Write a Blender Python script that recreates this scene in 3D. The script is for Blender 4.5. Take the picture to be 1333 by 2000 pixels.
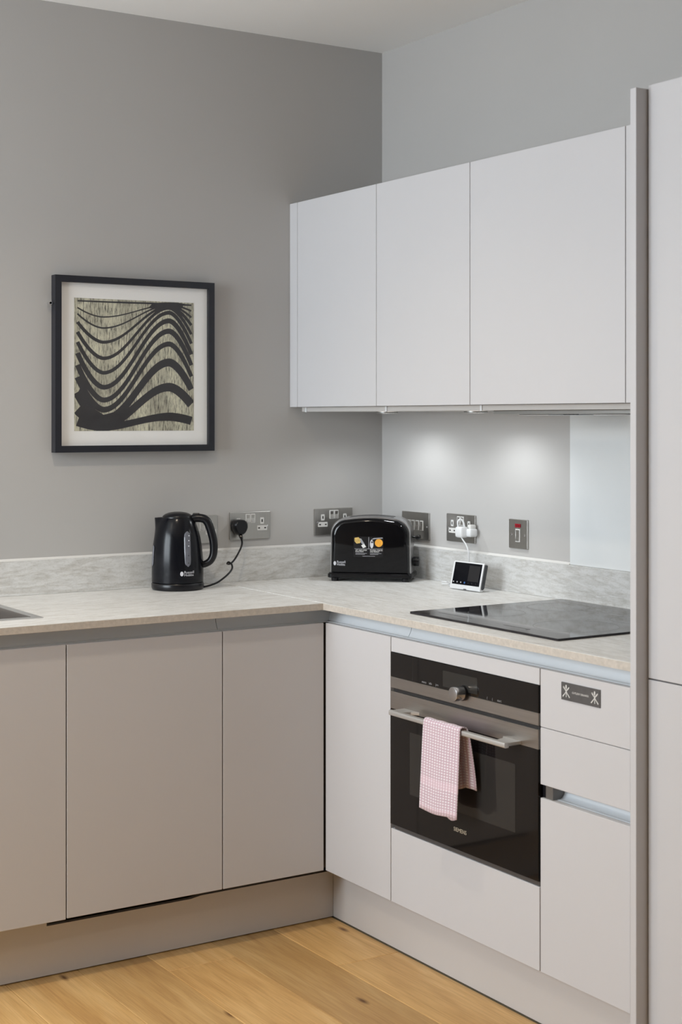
import bpy, bmesh, math, random
from mathutils import Vector, Matrix
PI = math.pi
random.seed(7)
for o in list(bpy.data.objects): bpy.data.objects.remove(o)
S = bpy.context.scene
C = S.collection

# ------------------------------------------------------------------ camera
PSI = 0.5678
cam_d = bpy.data.cameras.new('camera')
cam = bpy.data.objects.new('camera', cam_d); C.objects.link(cam)
cam.location = (4.2044, -2.8444, 1.4183)
cam.rotation_euler = (PI/2, 0, PI/2 - PSI)      # looks along (-cos, sin)
cam_d.sensor_fit = 'HORIZONTAL'; cam_d.sensor_width = 24.0
cam_d.lens = 2972.67/1333*24.0
cam_d.shift_y = -(1000-818.19)/1333
cam_d.clip_start = 0.05
cam_d.dof.use_dof = True; cam_d.dof.focus_distance = 4.25; cam_d.dof.aperture_fstop = 6.3
S.camera = cam

# ------------------------------------------------------------------ light
world = bpy.data.worlds.new('world'); S.world = world; world.use_nodes = True
world.node_tree.nodes['Background'].inputs[0].default_value = (0.75, 0.85, 1.0, 1)
world.node_tree.nodes['Background'].inputs[1].default_value = 1.0
ROOM_X, ROOM_Y, H = 5.4, -3.9, 2.6373
def area(name, loc, rot, sx, sy, power, col):
    d = bpy.data.lights.new(name, 'AREA'); d.shape = 'RECTANGLE'; d.size = sx; d.size_y = sy
    d.energy = power; d.color = col
    o = bpy.data.objects.new(name, d); C.objects.link(o); o.location = loc; o.rotation_euler = rot
    return o
WX0, WX1, WZ0, WZ1 = 0.12, 1.72, 0.95, 2.40
area('daylight', ((WX0+WX1)/2, ROOM_Y-0.18, (WZ0+WZ1)/2), (PI/2, 0, 0), WX1-WX0, WZ1-WZ0, 103, (0.86, 0.94, 1.0))
PUCKS = [(0.290, -0.178), (0.742, -0.178)]
PUCK_W = 3.35
DOWN_W = 36.0
S.view_settings.view_transform = 'Standard'
S.view_settings.look = 'None'
S.view_settings.gamma = 1.0
S.view_settings.use_curve_mapping = False
S.view_settings.exposure = 0.0

# ------------------------------------------------------------------ materials
def newmat(name):
    m = bpy.data.materials.new(name); m.use_nodes = True
    return m, m.node_tree, m.node_tree.nodes['Principled BSDF']
def mat(name, col, rough=0.5, metal=0.0, bump=0.0, bscale=400, var=0.03, vscale=3.0, coat=0.0, spec=0.5, emit=None):
    m, t, b = newmat(name)
    N, Lk = t.nodes, t.links
    b.inputs['Roughness'].default_value = rough; b.inputs['Metallic'].default_value = metal
    b.inputs['Specular IOR Level'].default_value = spec
    b.inputs['Coat Weight'].default_value = coat
    tc = N.new('ShaderNodeTexCoord')
    nz = N.new('ShaderNodeTexNoise'); nz.inputs['Scale'].default_value = vscale; nz.inputs['Detail'].default_value = 4
    Lk.new(tc.outputs['Object'], nz.inputs['Vector'])
    r = N.new('ShaderNodeValToRGB')
    r.color_ramp.elements[0].position = 0.3; r.color_ramp.elements[1].position = 0.7
    r.color_ramp.elements[0].color = tuple(c*(1-var) for c in col)+(1,)
    r.color_ramp.elements[1].color = tuple(min(1, c*(1+var)) for c in col)+(1,)
    Lk.new(nz.outputs['Fac'], r.inputs['Fac']); Lk.new(r.outputs['Color'], b.inputs['Base Color'])
    if bump > 0:
        n2 = N.new('ShaderNodeTexNoise'); n2.inputs['Scale'].default_value = bscale; n2.inputs['Detail'].default_value = 3
        Lk.new(tc.outputs['Object'], n2.inputs['Vector'])
        bp = N.new('ShaderNodeBump'); bp.inputs['Strength'].default_value = bump; bp.inputs['Distance'].default_value = 0.001
        Lk.new(n2.outputs['Fac'], bp.inputs['Height']); Lk.new(bp.outputs['Normal'], b.inputs['Normal'])
    if emit:
        b.inputs['Emission Color'].default_value = tuple(emit[0])+(1,); b.inputs['Emission Strength'].default_value = emit[1]
    return m
def brushed(name, col, rough, axis, amount=0.12):
    m, t, b = newmat(name); N, Lk = t.nodes, t.links
    b.inputs['Metallic'].default_value = 1.0
    tc = N.new('ShaderNodeTexCoord'); mp = N.new('ShaderNodeMapping')
    sc = [600, 600, 600]; sc[axis] = 6; mp.inputs['Scale'].default_value = sc
    nz = N.new('ShaderNodeTexNoise'); nz.inputs['Scale'].default_value = 1.0; nz.inputs['Detail'].default_value = 2
    Lk.new(tc.outputs['Object'], mp.inputs['Vector']); Lk.new(mp.outputs['Vector'], nz.inputs['Vector'])
    r = N.new('ShaderNodeValToRGB')
    r.color_ramp.elements[0].color = tuple(c*(1-amount) for c in col)+(1,)
    r.color_ramp.elements[1].color = tuple(min(1, c*(1+amount)) for c in col)+(1,)
    Lk.new(nz.outputs['Fac'], r.inputs['Fac']); Lk.new(r.outputs['Color'], b.inputs['Base Color'])
    mr = N.new('ShaderNodeMapRange'); mr.inputs['To Min'].default_value = rough*0.85; mr.inputs['To Max'].default_value = rough*1.2
    Lk.new(nz.outputs['Fac'], mr.inputs['Value']); Lk.new(mr.outputs['Result'], b.inputs['Roughness'])
    return m
def stone(name, along, k=1.0):
    """off-white worktop with fine grey-beige streaks running along one axis"""
    m, t, b = newmat(name); N, Lk = t.nodes, t.links
    b.inputs['Roughness'].default_value = 0.42
    tc = N.new('ShaderNodeTexCoord')
    def nz(sc, al, det, dist=0.0):
        mp = N.new('ShaderNodeMapping'); v = [sc, sc, sc]; v[along] = sc*al; mp.inputs['Scale'].default_value = v
        mp.inputs['Rotation'].default_value = (0, 0.12 if along == 0 else 0, 0.10)
        n = N.new('ShaderNodeTexNoise'); n.inputs['Scale'].default_value = 1; n.inputs['Detail'].default_value = det
        n.inputs['Distortion'].default_value = dist; n.inputs['Roughness'].default_value = 0.6
        Lk.new(tc.outputs['Object'], mp.inputs['Vector']); Lk.new(mp.outputs['Vector'], n.inputs['Vector']); return n
    a = nz(85, 0.22, 6, 0.5); c = nz(8, 0.14, 5, 1.0); f = nz(300, 0.5, 3)
    ra = N.new('ShaderNodeValToRGB'); e = ra.color_ramp.elements
    e[0].position = 0.30; e[0].color = (0.60*k, 0.59*k, 0.565*k, 1); e[1].position = 0.58; e[1].color = (0.77*k, 0.768*k, 0.757*k, 1)
    Lk.new(a.outputs['Fac'], ra.inputs['Fac'])
    rc = N.new('ShaderNodeValToRGB'); e = rc.color_ramp.elements
    e[0].position = 0.478; e[0].color = (1, 1, 1, 1); e[1].position = 0.522; e[1].color = (1, 1, 1, 1)
    kk = e.new(0.50); kk.color = (0.88, 0.865, 0.845, 1)
    Lk.new(c.outputs['Fac'], rc.inputs['Fac'])
    rf = N.new('ShaderNodeValToRGB'); e = rf.color_ramp.elements
    e[0].position = 0.30; e[0].color = (0.88, 0.87, 0.85, 1); e[1].position = 0.5; e[1].color = (1, 1, 1, 1)
    Lk.new(f.outputs['Fac'], rf.inputs['Fac'])
    m1 = N.new('ShaderNodeMix'); m1.data_type = 'RGBA'; m1.blend_type = 'MULTIPLY'; m1.inputs[0].default_value = 1
    Lk.new(ra.outputs['Color'], m1.inputs[6]); Lk.new(rc.outputs['Color'], m1.inputs[7])
    m2 = N.new('ShaderNodeMix'); m2.data_type = 'RGBA'; m2.blend_type = 'MULTIPLY'; m2.inputs[0].default_value = 1
    Lk.new(m1.outputs[2], m2.inputs[6]); Lk.new(rf.outputs['Color'], m2.inputs[7])
    Lk.new(m2.outputs[2], b.inputs['Base Color'])
    bp = N.new('ShaderNodeBump'); bp.inputs['Strength'].default_value = 0.15; bp.inputs['Distance'].default_value = 0.0006
    Lk.new(f.outputs['Fac'], bp.inputs['Height']); Lk.new(bp.outputs['Normal'], b.inputs['Normal'])
    return m
def oak():
    m, t, b = newmat('oak_planks'); N, Lk = t.nodes, t.links
    b.inputs['Roughness'].default_value = 0.42
    tc = N.new('ShaderNodeTexCoord'); oi = N.new('ShaderNodeObjectInfo')
    off = N.new('ShaderNodeVectorMath'); off.operation = 'MULTIPLY_ADD'
    off.inputs[1].default_value = (37, 19, 11)
    Lk.new(oi.outputs['Random'], off.inputs[0]); Lk.new(tc.outputs['Object'], off.inputs[2])
    def nz(scale, det, dist):
        mp = N.new('ShaderNodeMapping'); mp.inputs['Scale'].default_value = scale
        n = N.new('ShaderNodeTexNoise'); n.inputs['Scale'].default_value = 1; n.inputs['Detail'].default_value = det; n.inputs['Distortion'].default_value = dist
        Lk.new(off.outputs[0], mp.inputs['Vector']); Lk.new(mp.outputs['Vector'], n.inputs['Vector']); return n
    g = nz((1.6, 15, 15), 6, 1.8); fine = nz((9, 220, 220), 3, 0); big = nz((1.6, 6, 6), 3, 0.8)
    r = N.new('ShaderNodeValToRGB'); e = r.color_ramp.elements
    e[0].position = 0.28; e[0].color = (0.60, 0.355, 0.135, 1); e[1].position = 0.75; e[1].color = (0.78, 0.52, 0.235, 1)
    k = e.new(0.5); k.color = (0.71, 0.44, 0.175, 1)
    Lk.new(g.outputs['Fac'], r.inputs['Fac'])
    rf = N.new('ShaderNodeValToRGB'); e = rf.color_ramp.elements
    e[0].position = 0.3; e[0].color = (0.84, 0.80, 0.76, 1); e[1].position = 0.6; e[1].color = (1, 1, 1, 1)
    Lk.new(fine.outputs['Fac'], rf.inputs['Fac'])
    rb = N.new('ShaderNodeValToRGB'); e = rb.color_ramp.elements
    e[0].position = 0.3; e[0].color = (0.86, 0.80, 0.72, 1); e[1].position = 0.65; e[1].color = (1.0, 1.0, 1.0, 1)
    Lk.new(big.outputs['Fac'], rb.inputs['Fac'])
    def mul(a, bb):
        x = N.new('ShaderNodeMix'); x.data_type = 'RGBA'; x.blend_type = 'MULTIPLY'; x.inputs[0].default_value = 1
        Lk.new(a, x.inputs[6]); Lk.new(bb, x.inputs[7]); return x.outputs[2]
    col = mul(mul(r.outputs['Color'], rf.outputs['Color']), rb.outputs['Color'])
    # knots
    mp = N.new('ShaderNodeMapping'); mp.inputs['Scale'].default_value = (1.05, 3.1, 3.1)
    Lk.new(off.outputs[0], mp.inputs['Vector'])
    vo = N.new('ShaderNodeTexVoronoi'); vo.voronoi_dimensions = '2D'; vo.inputs['Scale'].default_value = 1; Lk.new(mp.outputs['Vector'], vo.inputs['Vector'])
    rk = N.new('ShaderNodeValToRGB'); e = rk.color_ramp.elements
    e[0].position = 0.006; e[0].color = (0.24, 0.15, 0.08, 1); e[1].position = 0.034; e[1].color = (1, 1, 1, 1)
    Lk.new(vo.outputs['Distance'], rk.inputs['Fac'])
    col = mul(col, rk.outputs['Color'])
    # each plank its own tone
    mr = N.new('ShaderNodeMapRange'); mr.inputs['To Min'].default_value = 0.78; mr.inputs['To Max'].default_value = 1.12
    Lk.new(oi.outputs['Random'], mr.inputs['Value'])
    col = mul(col, mr.outputs['Result'])
    Lk.new(col, b.inputs['Base Color'])
    bp = N.new('ShaderNodeBump'); bp.inputs['Strength'].default_value = 0.15; bp.inputs['Distance'].default_value = 0.0005
    Lk.new(fine.outputs['Fac'], bp.inputs['Height']); Lk.new(bp.outputs['Normal'], b.inputs['Normal'])
    return m
def art_paper():
    m, t, b = newmat('art_print'); N, Lk = t.nodes, t.links
    b.inputs['Roughness'].default_value = 0.8
    tc = N.new('ShaderNodeTexCoord')
    def nz(sc, det):
        mp = N.new('ShaderNodeMapping'); mp.inputs['Scale'].default_value = sc
        n = N.new('ShaderNodeTexNoise'); n.inputs['Scale'].default_value = 1; n.inputs['Detail'].default_value = det; n.inputs['Roughness'].default_value = 0.7
        Lk.new(tc.outputs['Object'], mp.inputs['Vector']); Lk.new(mp.outputs['Vector'], n.inputs['Vector']); return n
    a = nz((1, 230, 34), 6); c = nz((1, 14, 5), 4)
    r = N.new('ShaderNodeValToRGB'); e = r.color_ramp.elements
    e[0].position = 0.36; e[0].color = (0.10, 0.10, 0.09, 1); e[1].position = 0.53; e[1].color = (0.66, 0.645, 0.50, 1)
    Lk.new(a.outputs['Fac'], r.inputs['Fac'])
    rc = N.new('ShaderNodeValToRGB'); e = rc.color_ramp.elements
    e[0].position = 0.35; e[0].color = (0.55, 0.54, 0.55, 1); e[1].position = 0.6; e[1].color = (1, 1, 1, 1)
    Lk.new(c.outputs['Fac'], rc.inputs['Fac'])
    x = N.new('ShaderNodeMix'); x.data_type = 'RGBA'; x.blend_type = 'MULTIPLY'; x.inputs[0].default_value = 1
    Lk.new(r.outputs['Color'], x.inputs[6]); Lk.new(rc.outputs['Color'], x.inputs[7]); Lk.new(x.outputs[2], b.inputs['Base Color'])
    return m
def pane_mat(name, tint=(1, 1, 1), refl=1.0):
    m = bpy.data.materials.new(name); m.use_nodes = True; t = m.node_tree; N, Lk = t.nodes, t.links
    N.remove(N['Principled BSDF'])
    tr = N.new('ShaderNodeBsdfTransparent'); tr.inputs[0].default_value = tuple(tint)+(1,)
    gl = N.new('ShaderNodeBsdfGlossy'); gl.inputs['Roughness'].default_value = 0.02
    fr = N.new('ShaderNodeFresnel'); fr.inputs['IOR'].default_value = 1.45
    mm = N.new('ShaderNodeMath'); mm.operation = 'MULTIPLY'; mm.inputs[1].default_value = refl
    mx = N.new('ShaderNodeMixShader')
    ge = N.new('ShaderNodeNewGeometry'); inv = N.new('ShaderNodeMath'); inv.operation = 'SUBTRACT'; inv.inputs[0].default_value = 1.0
    Lk.new(ge.outputs['Backfacing'], inv.inputs[1]); m3 = N.new('ShaderNodeMath'); m3.operation = 'MULTIPLY'
    Lk.new(fr.outputs[0], mm.inputs[0]); Lk.new(mm.outputs[0], m3.inputs[0]); Lk.new(inv.outputs[0], m3.inputs[1]); Lk.new(m3.outputs[0], mx.inputs[0]); Lk.new(tr.outputs[0], mx.inputs[1]); Lk.new(gl.outputs[0], mx.inputs[2])
    Lk.new(mx.outputs[0], N['Material Output'].inputs['Surface'])
    return m
def towel_mat():
    """waffle weave: pink and white small check driven by the cloth's own UVs"""
    m, t, b = newmat('pink_waffle_cloth'); N, Lk = t.nodes, t.links
    b.inputs['Roughness'].default_value = 0.95; b.inputs['Sheen Weight'].default_value = 0.3
    uv = N.new('ShaderNodeUVMap'); sp = N.new('ShaderNodeSeparateXYZ'); Lk.new(uv.outputs[0], sp.inputs[0])
    def wave(sock, n):
        a = N.new('ShaderNodeMath'); a.operation = 'MULTIPLY'; a.inputs[1].default_value = n*2*PI; Lk.new(sock, a.inputs[0])
        s = N.new('ShaderNodeMath'); s.operation = 'SINE'; Lk.new(a.outputs[0], s.inputs[0])
        q = N.new('ShaderNodeMapRange'); q.inputs['From Min'].default_value = -0.75; q.inputs['From Max'].default_value = 0.15; Lk.new(s.outputs[0], q.inputs['Value']); return q.outputs[0]
    # one uv unit = 1 metre of cloth
    wx, wy = wave(sp.outputs[0], 95), wave(sp.outputs[1], 150)
    ml = N.new('ShaderNodeMath'); ml.operation = 'MULTIPLY'; Lk.new(wx, ml.inputs[0]); Lk.new(wy, ml.inputs[1])
    r = N.new('ShaderNodeMix'); r.data_type = 'RGBA'
    r.inputs[6].default_value = (0.58, 0.42, 0.49, 1); r.inputs[7].default_value = (0.80, 0.74, 0.79, 1)
    Lk.new(ml.outputs[0], r.inputs[0])
    # pink bands with long stripes near the hems
    band = N.new('ShaderNodeValToRGB'); e = band.color_ramp.elements; band.color_ramp.interpolation = 'CONSTANT'
    e[0].position = 0; e[0].color = (1, 1, 1, 1); e[1].position = 0.012/0.5; e[1].color = (0, 0, 0, 1)
    for p, v in ((0.062, 1), (0.082, 0), (0.44, 1)):
        k = e.new(p/0.5); k.color = (v, v, v, 1)
    sc = N.new('ShaderNodeMath'); sc.operation = 'MULTIPLY'; sc.inputs[1].default_value = 2; Lk.new(sp.outputs[1], sc.inputs[0]); Lk.new(sc.outputs[0], band.inputs['Fac'])
    r2 = N.new('ShaderNodeMix'); r2.data_type = 'RGBA'
    r2.inputs[6].default_value = (0.64, 0.46, 0.53, 1); r2.inputs[7].default_value = (0.78, 0.64, 0.71, 1); Lk.new(wx, r2.inputs[0])
    r3 = N.new('ShaderNodeMix'); r3.data_type = 'RGBA'; Lk.new(band.outputs['Color'], r3.inputs[0]); Lk.new(r.outputs[2], r3.inputs[6]); Lk.new(r2.outputs[2], r3.inputs[7])
    Lk.new(r3.outputs[2], b.inputs['Base Color'])
    bp = N.new('ShaderNodeBump'); bp.inputs['Strength'].default_value = 0.6; bp.inputs['Distance'].default_value = 0.001
    Lk.new(ml.outputs[0], bp.inputs['Height']); Lk.new(bp.outputs['Normal'], b.inputs['Normal'])
    return m

WALL = mat('grey_wall_paint', (0.466, 0.453, 0.440), 0.75, bump=0.06, bscale=350, var=0.012, vscale=2, spec=0.3)
CEIL = mat('ceiling_paint', (0.86, 0.855, 0.84), 0.9, bump=0.05, bscale=200, var=0.01, spec=0.2)
CAB = mat('matt_cabinet_lacquer', (0.582, 0.576, 0.590), 0.45, bump=0.02, bscale=600, var=0.01, vscale=2, spec=0.4)
CABIN = mat('cabinet_carcass', (0.10, 0.085, 0.075), 0.8, var=0.03)
CABSIDE = mat('cabinet_side', (0.52, 0.50, 0.48), 0.6, var=0.01)
PLINTH = mat('plinth_board_paint', (0.60, 0.58, 0.57), 0.4, bump=0.02, var=0.015)
RAIL = mat('anodised_aluminium', (0.72, 0.755, 0.785), 0.50, 0.2, bump=0.02, var=0.02)
STEEL = brushed('brushed_steel', (0.50, 0.48, 0.46), 0.30, 0)
SHELL = mat('toaster_shell_steel', (0.50, 0.50, 0.51), 0.28, 0.95, var=0.02)
STEELV = brushed('brushed_nickel_plate', (0.43, 0.415, 0.39), 0.36, 2, 0.08)
CHROME = mat('chrome', (0.82, 0.82, 0.84), 0.12, 1.0, var=0.01)
SATIN = mat('satin_steel', (0.62, 0.62, 0.63), 0.25, 1.0, var=0.02)
BLKGLASS = mat('black_glass', (0.009, 0.008, 0.008), 0.06, var=0.05, spec=0.45)
WINGLASS = mat('oven_window_glass', (0.028, 0.026, 0.024), 0.07, var=0.05, spec=0.5)
DISPGLASS = mat('display_glass', (0.028, 0.027, 0.025), 0.15, var=0.05)
HOBGLASS = mat('hob_glass', (0.016, 0.014, 0.017), 0.045, var=0.05, spec=0.40)
BLKGLOSS = mat('gloss_black_enamel', (0.003, 0.003, 0.004), 0.07, var=0.05, spec=0.32)
BLKPLAST = mat('black_plastic', (0.006, 0.006, 0.008), 0.28, bump=0.03, var=0.05, spec=0.35)
BLKSATIN = mat('satin_black_plastic', (0.0045, 0.005, 0.0075), 0.20, bump=0.02, bscale=900, var=0.05, spec=0.25)
DARKGREY = mat('dark_grey_plastic', (0.05, 0.053, 0.06), 0.6, bump=0.3, bscale=1500, var=0.1, vscale=40)
WHITE = mat('white_plastic', (0.74, 0.75, 0.76), 0.35, var=0.01)
OFFWH = mat('off_white_plastic', (0.68, 0.67, 0.65), 0.4, var=0.01)
HOLE = mat('socket_hole', (0.02, 0.018, 0.018), 0.6)
RED = mat('red_neon_lens', (0.30, 0.01, 0.02), 0.25, var=0.1)
FRAME = mat('black_frame_wood', (0.010, 0.011, 0.017), 0.38, bump=0.03, var=0.08, vscale=30)
MATB = mat('mount_board', (0.86, 0.86, 0.85), 0.85, var=0.01)
INK = mat('black_ink', (0.030, 0.029, 0.032), 0.6, var=0.06, vscale=40)
ART = art_paper()
PANE = pane_mat('picture_glass', (1, 1, 1), 0.55)
WPANE = pane_mat('window_glass')
SPLASH = mat('white_glass_splashback', (0.74, 0.76, 0.765), 0.05, var=0.005, spec=1.0)
SINKM = brushed('sink_steel', (0.36, 0.33, 0.31), 0.36, 1, 0.06)
PLAQ = mat('engraved_grey_plaque', (0.085, 0.08, 0.08), 0.5, bump=0.2, bscale=800, var=0.12, vscale=60)
LETTER = mat('pale_lettering', (0.75, 0.74, 0.72), 0.5)
LOGO = mat('logo_print', (0.62, 0.62, 0.66), 0.5)
LEVEL = mat('smoked_water_window', (0.14, 0.145, 0.17), 0.15, var=0.12, vscale=60)
EGG = mat('egg_yolk_print', (0.80, 0.36, 0.03), 0.5, var=0.15, vscale=80)
BREAD = mat('toast_print', (0.62, 0.42, 0.12), 0.5, var=0.25, vscale=120)
STICK = mat('sticker_film', (0.012, 0.012, 0.014), 0.2)
GREYPR = mat('grey_print', (0.32, 0.32, 0.34), 0.5, var=0.1, vscale=100)
SCRB = mat('screen_glass', (0.003, 0.0035, 0.006), 0.06, spec=0.25)
SCRG = mat('screen_panel_grey', (0.022, 0.021, 0.022), 0.3, spec=0.2, emit=((0.03, 0.03, 0.032), 0.1))
ICON = mat('screen_icon', (0.5, 0.5, 0.5), 0.4, emit=((0.7, 0.7, 0.68), 0.12))
ICONB = mat('screen_icon_blue', (0.03, 0.09, 0.25), 0.4, emit=((0.1, 0.28, 0.6), 0.06))
HOODM = brushed('hood_steel', (0.40, 0.40, 0.39), 0.4, 0, 0.06)
LAMP = mat('led_lens', (0.9, 0.9, 0.88), 0.4, emit=((1.0, 0.97, 0.92), 6.0))
LAMPW = mat('downlight_lens', (0.9, 0.88, 0.8), 0.4, emit=((1.0, 0.78, 0.52), 8.0))
WOOD = oak()
STONE_Y = stone('pale_stone_worktop_left', 1)
STONE_X = stone('pale_stone_worktop_right', 0)
TOWEL = towel_mat()
UP_Y = stone('dimmed_stone_upstand_left', 1, 0.90)  # same stone as the worktop, its colour darkened to look less lit
UP_X = stone('dimmed_stone_upstand_right', 0, 0.80)  # darkened further in colour to offset the strong window and cabinet light
SEAL = mat('white_sealant', (0.72, 0.71, 0.69), 0.4)

# ------------------------------------------------------------------ mesh helpers
def bx(bm, x0, x1, y0, y1, z0, z1, bev=0.0, seg=1):
    r = bmesh.ops.create_cube(bm, size=1.0)
    vs = r['verts']
    for v in vs:
        v.co = Vector((x0+(v.co.x+.5)*(x1-x0), y0+(v.co.y+.5)*(y1-y0), z0+(v.co.z+.5)*(z1-z0)))
    if bev > 0:
        es = list({e for v in vs for e in v.link_edges})
        bmesh.ops.bevel(bm, geom=es, offset=bev, segments=seg, affect='EDGES', profile=0.5)
    return bm
def NB(): return bmesh.new()
def box(*a, **k): return bx(NB(), *a, **k)
def finish(bm, smooth):
    bmesh.ops.recalc_face_normals(bm, faces=bm.faces)
    if smooth:
        for f in bm.faces: f.smooth = True
        for e in bm.edges:
            if len(e.link_faces) == 2 and e.calc_face_angle(0) > math.radians(38): e.smooth = False
def obj(name, bm, m, parent=None, smooth=False, local=False, label=None):
    """one mesh object; world coordinates unless local"""
    finish(bm, smooth)
    root = parent
    while root is not None and root.parent is not None: root = root.parent
    if root is not None and not local:
        M = Matrix.Translation(root.location) @ root.rotation_euler.to_matrix().to_4x4()
        bmesh.ops.transform(bm, matrix=M.inverted(), verts=bm.verts)
    me = bpy.data.meshes.new(name); bm.to_mesh(me); bm.free()
    me.materials.append(m)
    o = bpy.data.objects.new(name, me); C.objects.link(o)
    if parent: o.parent = parent
    if label: o['label'] = label
    return o
def thing(name, label, cat, loc=(0, 0, 0), rotz=0.0, group=None):
    o = bpy.data.objects.new(name, None); C.objects.link(o)
    o.location = loc; o.rotation_euler = (0, 0, rotz); o.empty_display_size = 0.05
    o['label'] = label; o['category'] = cat
    if group: o['group'] = group
    o.matrix_basis = Matrix.Translation(Vector(loc)) @ Matrix.Rotation(rotz, 4, 'Z')
    return o
def tag(o, label, cat, group=None):
    o['label'] = label; o['category'] = cat
    if group: o['group'] = group
    return o
def struct(name, bm, m, parent=None):
    o = obj(name, bm, m, parent)
    if not parent: o['kind'] = 'structure'
    return o
def origin_to(o, loc):
    loc = Vector(loc); o.data.transform(Matrix.Translation(-loc)); o.location = loc; return o
def prism(bm, pts, axis, a, b, closed=True):
    """extrude a 2-D outline; axis 0: pts are (y,z) along x; 1: (x,z) along y; 2: (x,y) along z"""
    def P(p, t):
        return (t, p[0], p[1]) if axis == 0 else ((p[0], t, p[1]) if axis == 1 else (p[0], p[1], t))
    va = [bm.verts.new(P(p, a)) for p in pts]; vb = [bm.verts.new(P(p, b)) for p in pts]
    n = len(pts)
    for i in range(n if closed else n-1):
        j = (i+1) % n; bm.faces.new((va[i], va[j], vb[j], vb[i]))
    if closed:
        bm.faces.new(va); bm.faces.new(vb[::-1])
    return bm
def cells(bm, xs, ys, fill, z0, z1):
    """solid plate made of grid cells; fill(i,j) says which cells exist"""
    V = {}
    def g(i, j, k):
        if (i, j, k) not in V: V[(i, j, k)] = bm.verts.new((xs[i], ys[j], (z0, z1)[k]))
        return V[(i, j, k)]
    F = lambda i, j: 0 <= i < len(xs)-1 and 0 <= j < len(ys)-1 and fill(i, j)
    for i in range(len(xs)-1):
        for j in range(len(ys)-1):
            if not F(i, j): continue
            bm.faces.new((g(i, j, 1), g(i+1, j, 1), g(i+1, j+1, 1), g(i, j+1, 1)))
            bm.faces.new((g(i, j, 0), g(i, j+1, 0), g(i+1, j+1, 0), g(i+1, j, 0)))
            for (di, dj, a, b) in ((-1, 0, (i, j), (i, j+1)), (1, 0, (i+1, j), (i+1, j+1)), (0, -1, (i, j), (i+1, j)), (0, 1, (i, j+1), (i+1, j+1))):
                if not F(i+di, j+dj): bm.faces.new((g(*a, 0), g(*b, 0), g(*b, 1), g(*a, 1)))
    return bm
def cyl(bm, c, r, h, axis=2, n=32, r2=None, bev=0.0):
    res = bmesh.ops.create_cone(bm, cap_ends=True, segments=n, radius1=r, radius2=r if r2 is None else r2, depth=h)
    vs = res['verts']
    if bev > 0:
        es = [e for e in {e for v in vs for e in v.link_edges} if any(len(f.verts) > 4 for f in e.link_faces)]
        rb = bmesh.ops.bevel(bm, geom=es, offset=bev, segments=2, affect='EDGES', profile=0.5)
        vs = list({v for v in vs if v.is_valid} | set(rb['verts']))
    M = Matrix.Translation(Vector(c)) @ (Matrix.Rotation(PI/2, 4, 'Y') if axis == 0 else Matrix.Rotation(PI/2, 4, 'X') if axis == 1 else Matrix.Identity(4))
    bmesh.ops.transform(bm, matrix=M, verts=vs)
    return bm
def catmull(pts, n=8):
    pts = [Vector(p) for p in pts]; P = [pts[0]*2-pts[1]]+pts+[pts[-1]*2-pts[-2]]; out = []
    for i in range(1, len(P)-2):
        a, b, c, d = P[i-1:i+3]
        for k in range(n):
            t = k/n
            out.append(0.5*((2*b)+(c-a)*t+(2*a-5*b+4*c-d)*t*t+(3*b-a-3*c+d)*t**3))
    out.append(pts[-1]); return out
def tube(bm, pts, r, n=10, flat=1.0):
    """round sweep along a polyline; r a number or list, flat squashes the section"""
    up = Vector((0, 0, 1)); rings = []
    L = len(pts)
    for i, p in enumerate(pts):
        t = (pts[min(i+1, L-1)]-pts[max(i-1, 0)]).normalized()
        if i == 0:
            s = t.cross(up) if abs(t.dot(up)) < 0.95 else t.cross(Vector((1, 0, 0)))
        s = (s - t*s.dot(t)).normalized(); q = t.cross(s)
        rr = r[i] if isinstance(r, (list, tuple)) else r
        rings.append([bm.verts.new(p + s*math.cos(2*PI*k/n)*rr*flat + q*math.sin(2*PI*k/n)*rr) for k in range(n)])
    for a, b in zip(rings, rings[1:]):
        for k in range(n): bm.faces.new((a[k], a[(k+1) % n], b[(k+1) % n], b[k]))
    bm.faces.new(rings[0][::-1]); bm.faces.new(rings[-1])
    return bm
def loft(bm, rings, cap=True):
    R = [[bm.verts.new(p) for p in ring] for ring in rings]; n = len(R[0])
    for a, b in zip(R, R[1:]):
        for k in range(n): bm.faces.new((a[k], a[(k+1) % n], b[(k+1) % n], b[k]))
    if cap:
        bm.faces.new(R[0][::-1]); bm.faces.new(R[-1])
    return R
def rrect(x0, x1, z0, z1, r, n=5):
    pts = []
    for cx, cz, a0 in ((x1-r, z1-r, 0), (x0+r, z1-r, 90), (x0+r, z0+r, 180), (x1-r, z0+r, 270)):
        for k in range(n+1):
            a = math.radians(a0+90*k/n); pts.append((cx+r*math.cos(a), cz+r*math.sin(a)))
    return pts
def text_bm(s, size, depth=0.0003, align='CENTER', sx=1.0):
    cu = bpy.data.curves.new('lettering', 'FONT'); cu.body = s; cu.size = size; cu.extrude = depth; cu.align_x = align; cu.align_y = 'CENTER'
    cu.resolution_u = 2
    o = bpy.data.objects.new('lettering', cu); C.objects.link(o)
    dg = bpy.context.evaluated_depsgraph_get(); me = bpy.data.meshes.new_from_object(o.evaluated_get(dg))
    bm = NB(); bm.from_mesh(me); bpy.data.objects.remove(o); bpy.data.meshes.remove(me); bpy.data.curves.remove(cu)
    bmesh.ops.transform(bm, matrix=Matrix.Diagonal((sx, 1, 1, 1)), verts=bm.verts)
    return bm
def face_text(bm, loc):
    """lettering on a face whose outward normal is -y (in the frame used)"""
    bmesh.ops.transform(bm, matrix=Matrix.Translation(Vector(loc)) @ Matrix.Rotation(PI/2, 4, 'X'), verts=bm.verts)
    return bm

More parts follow.
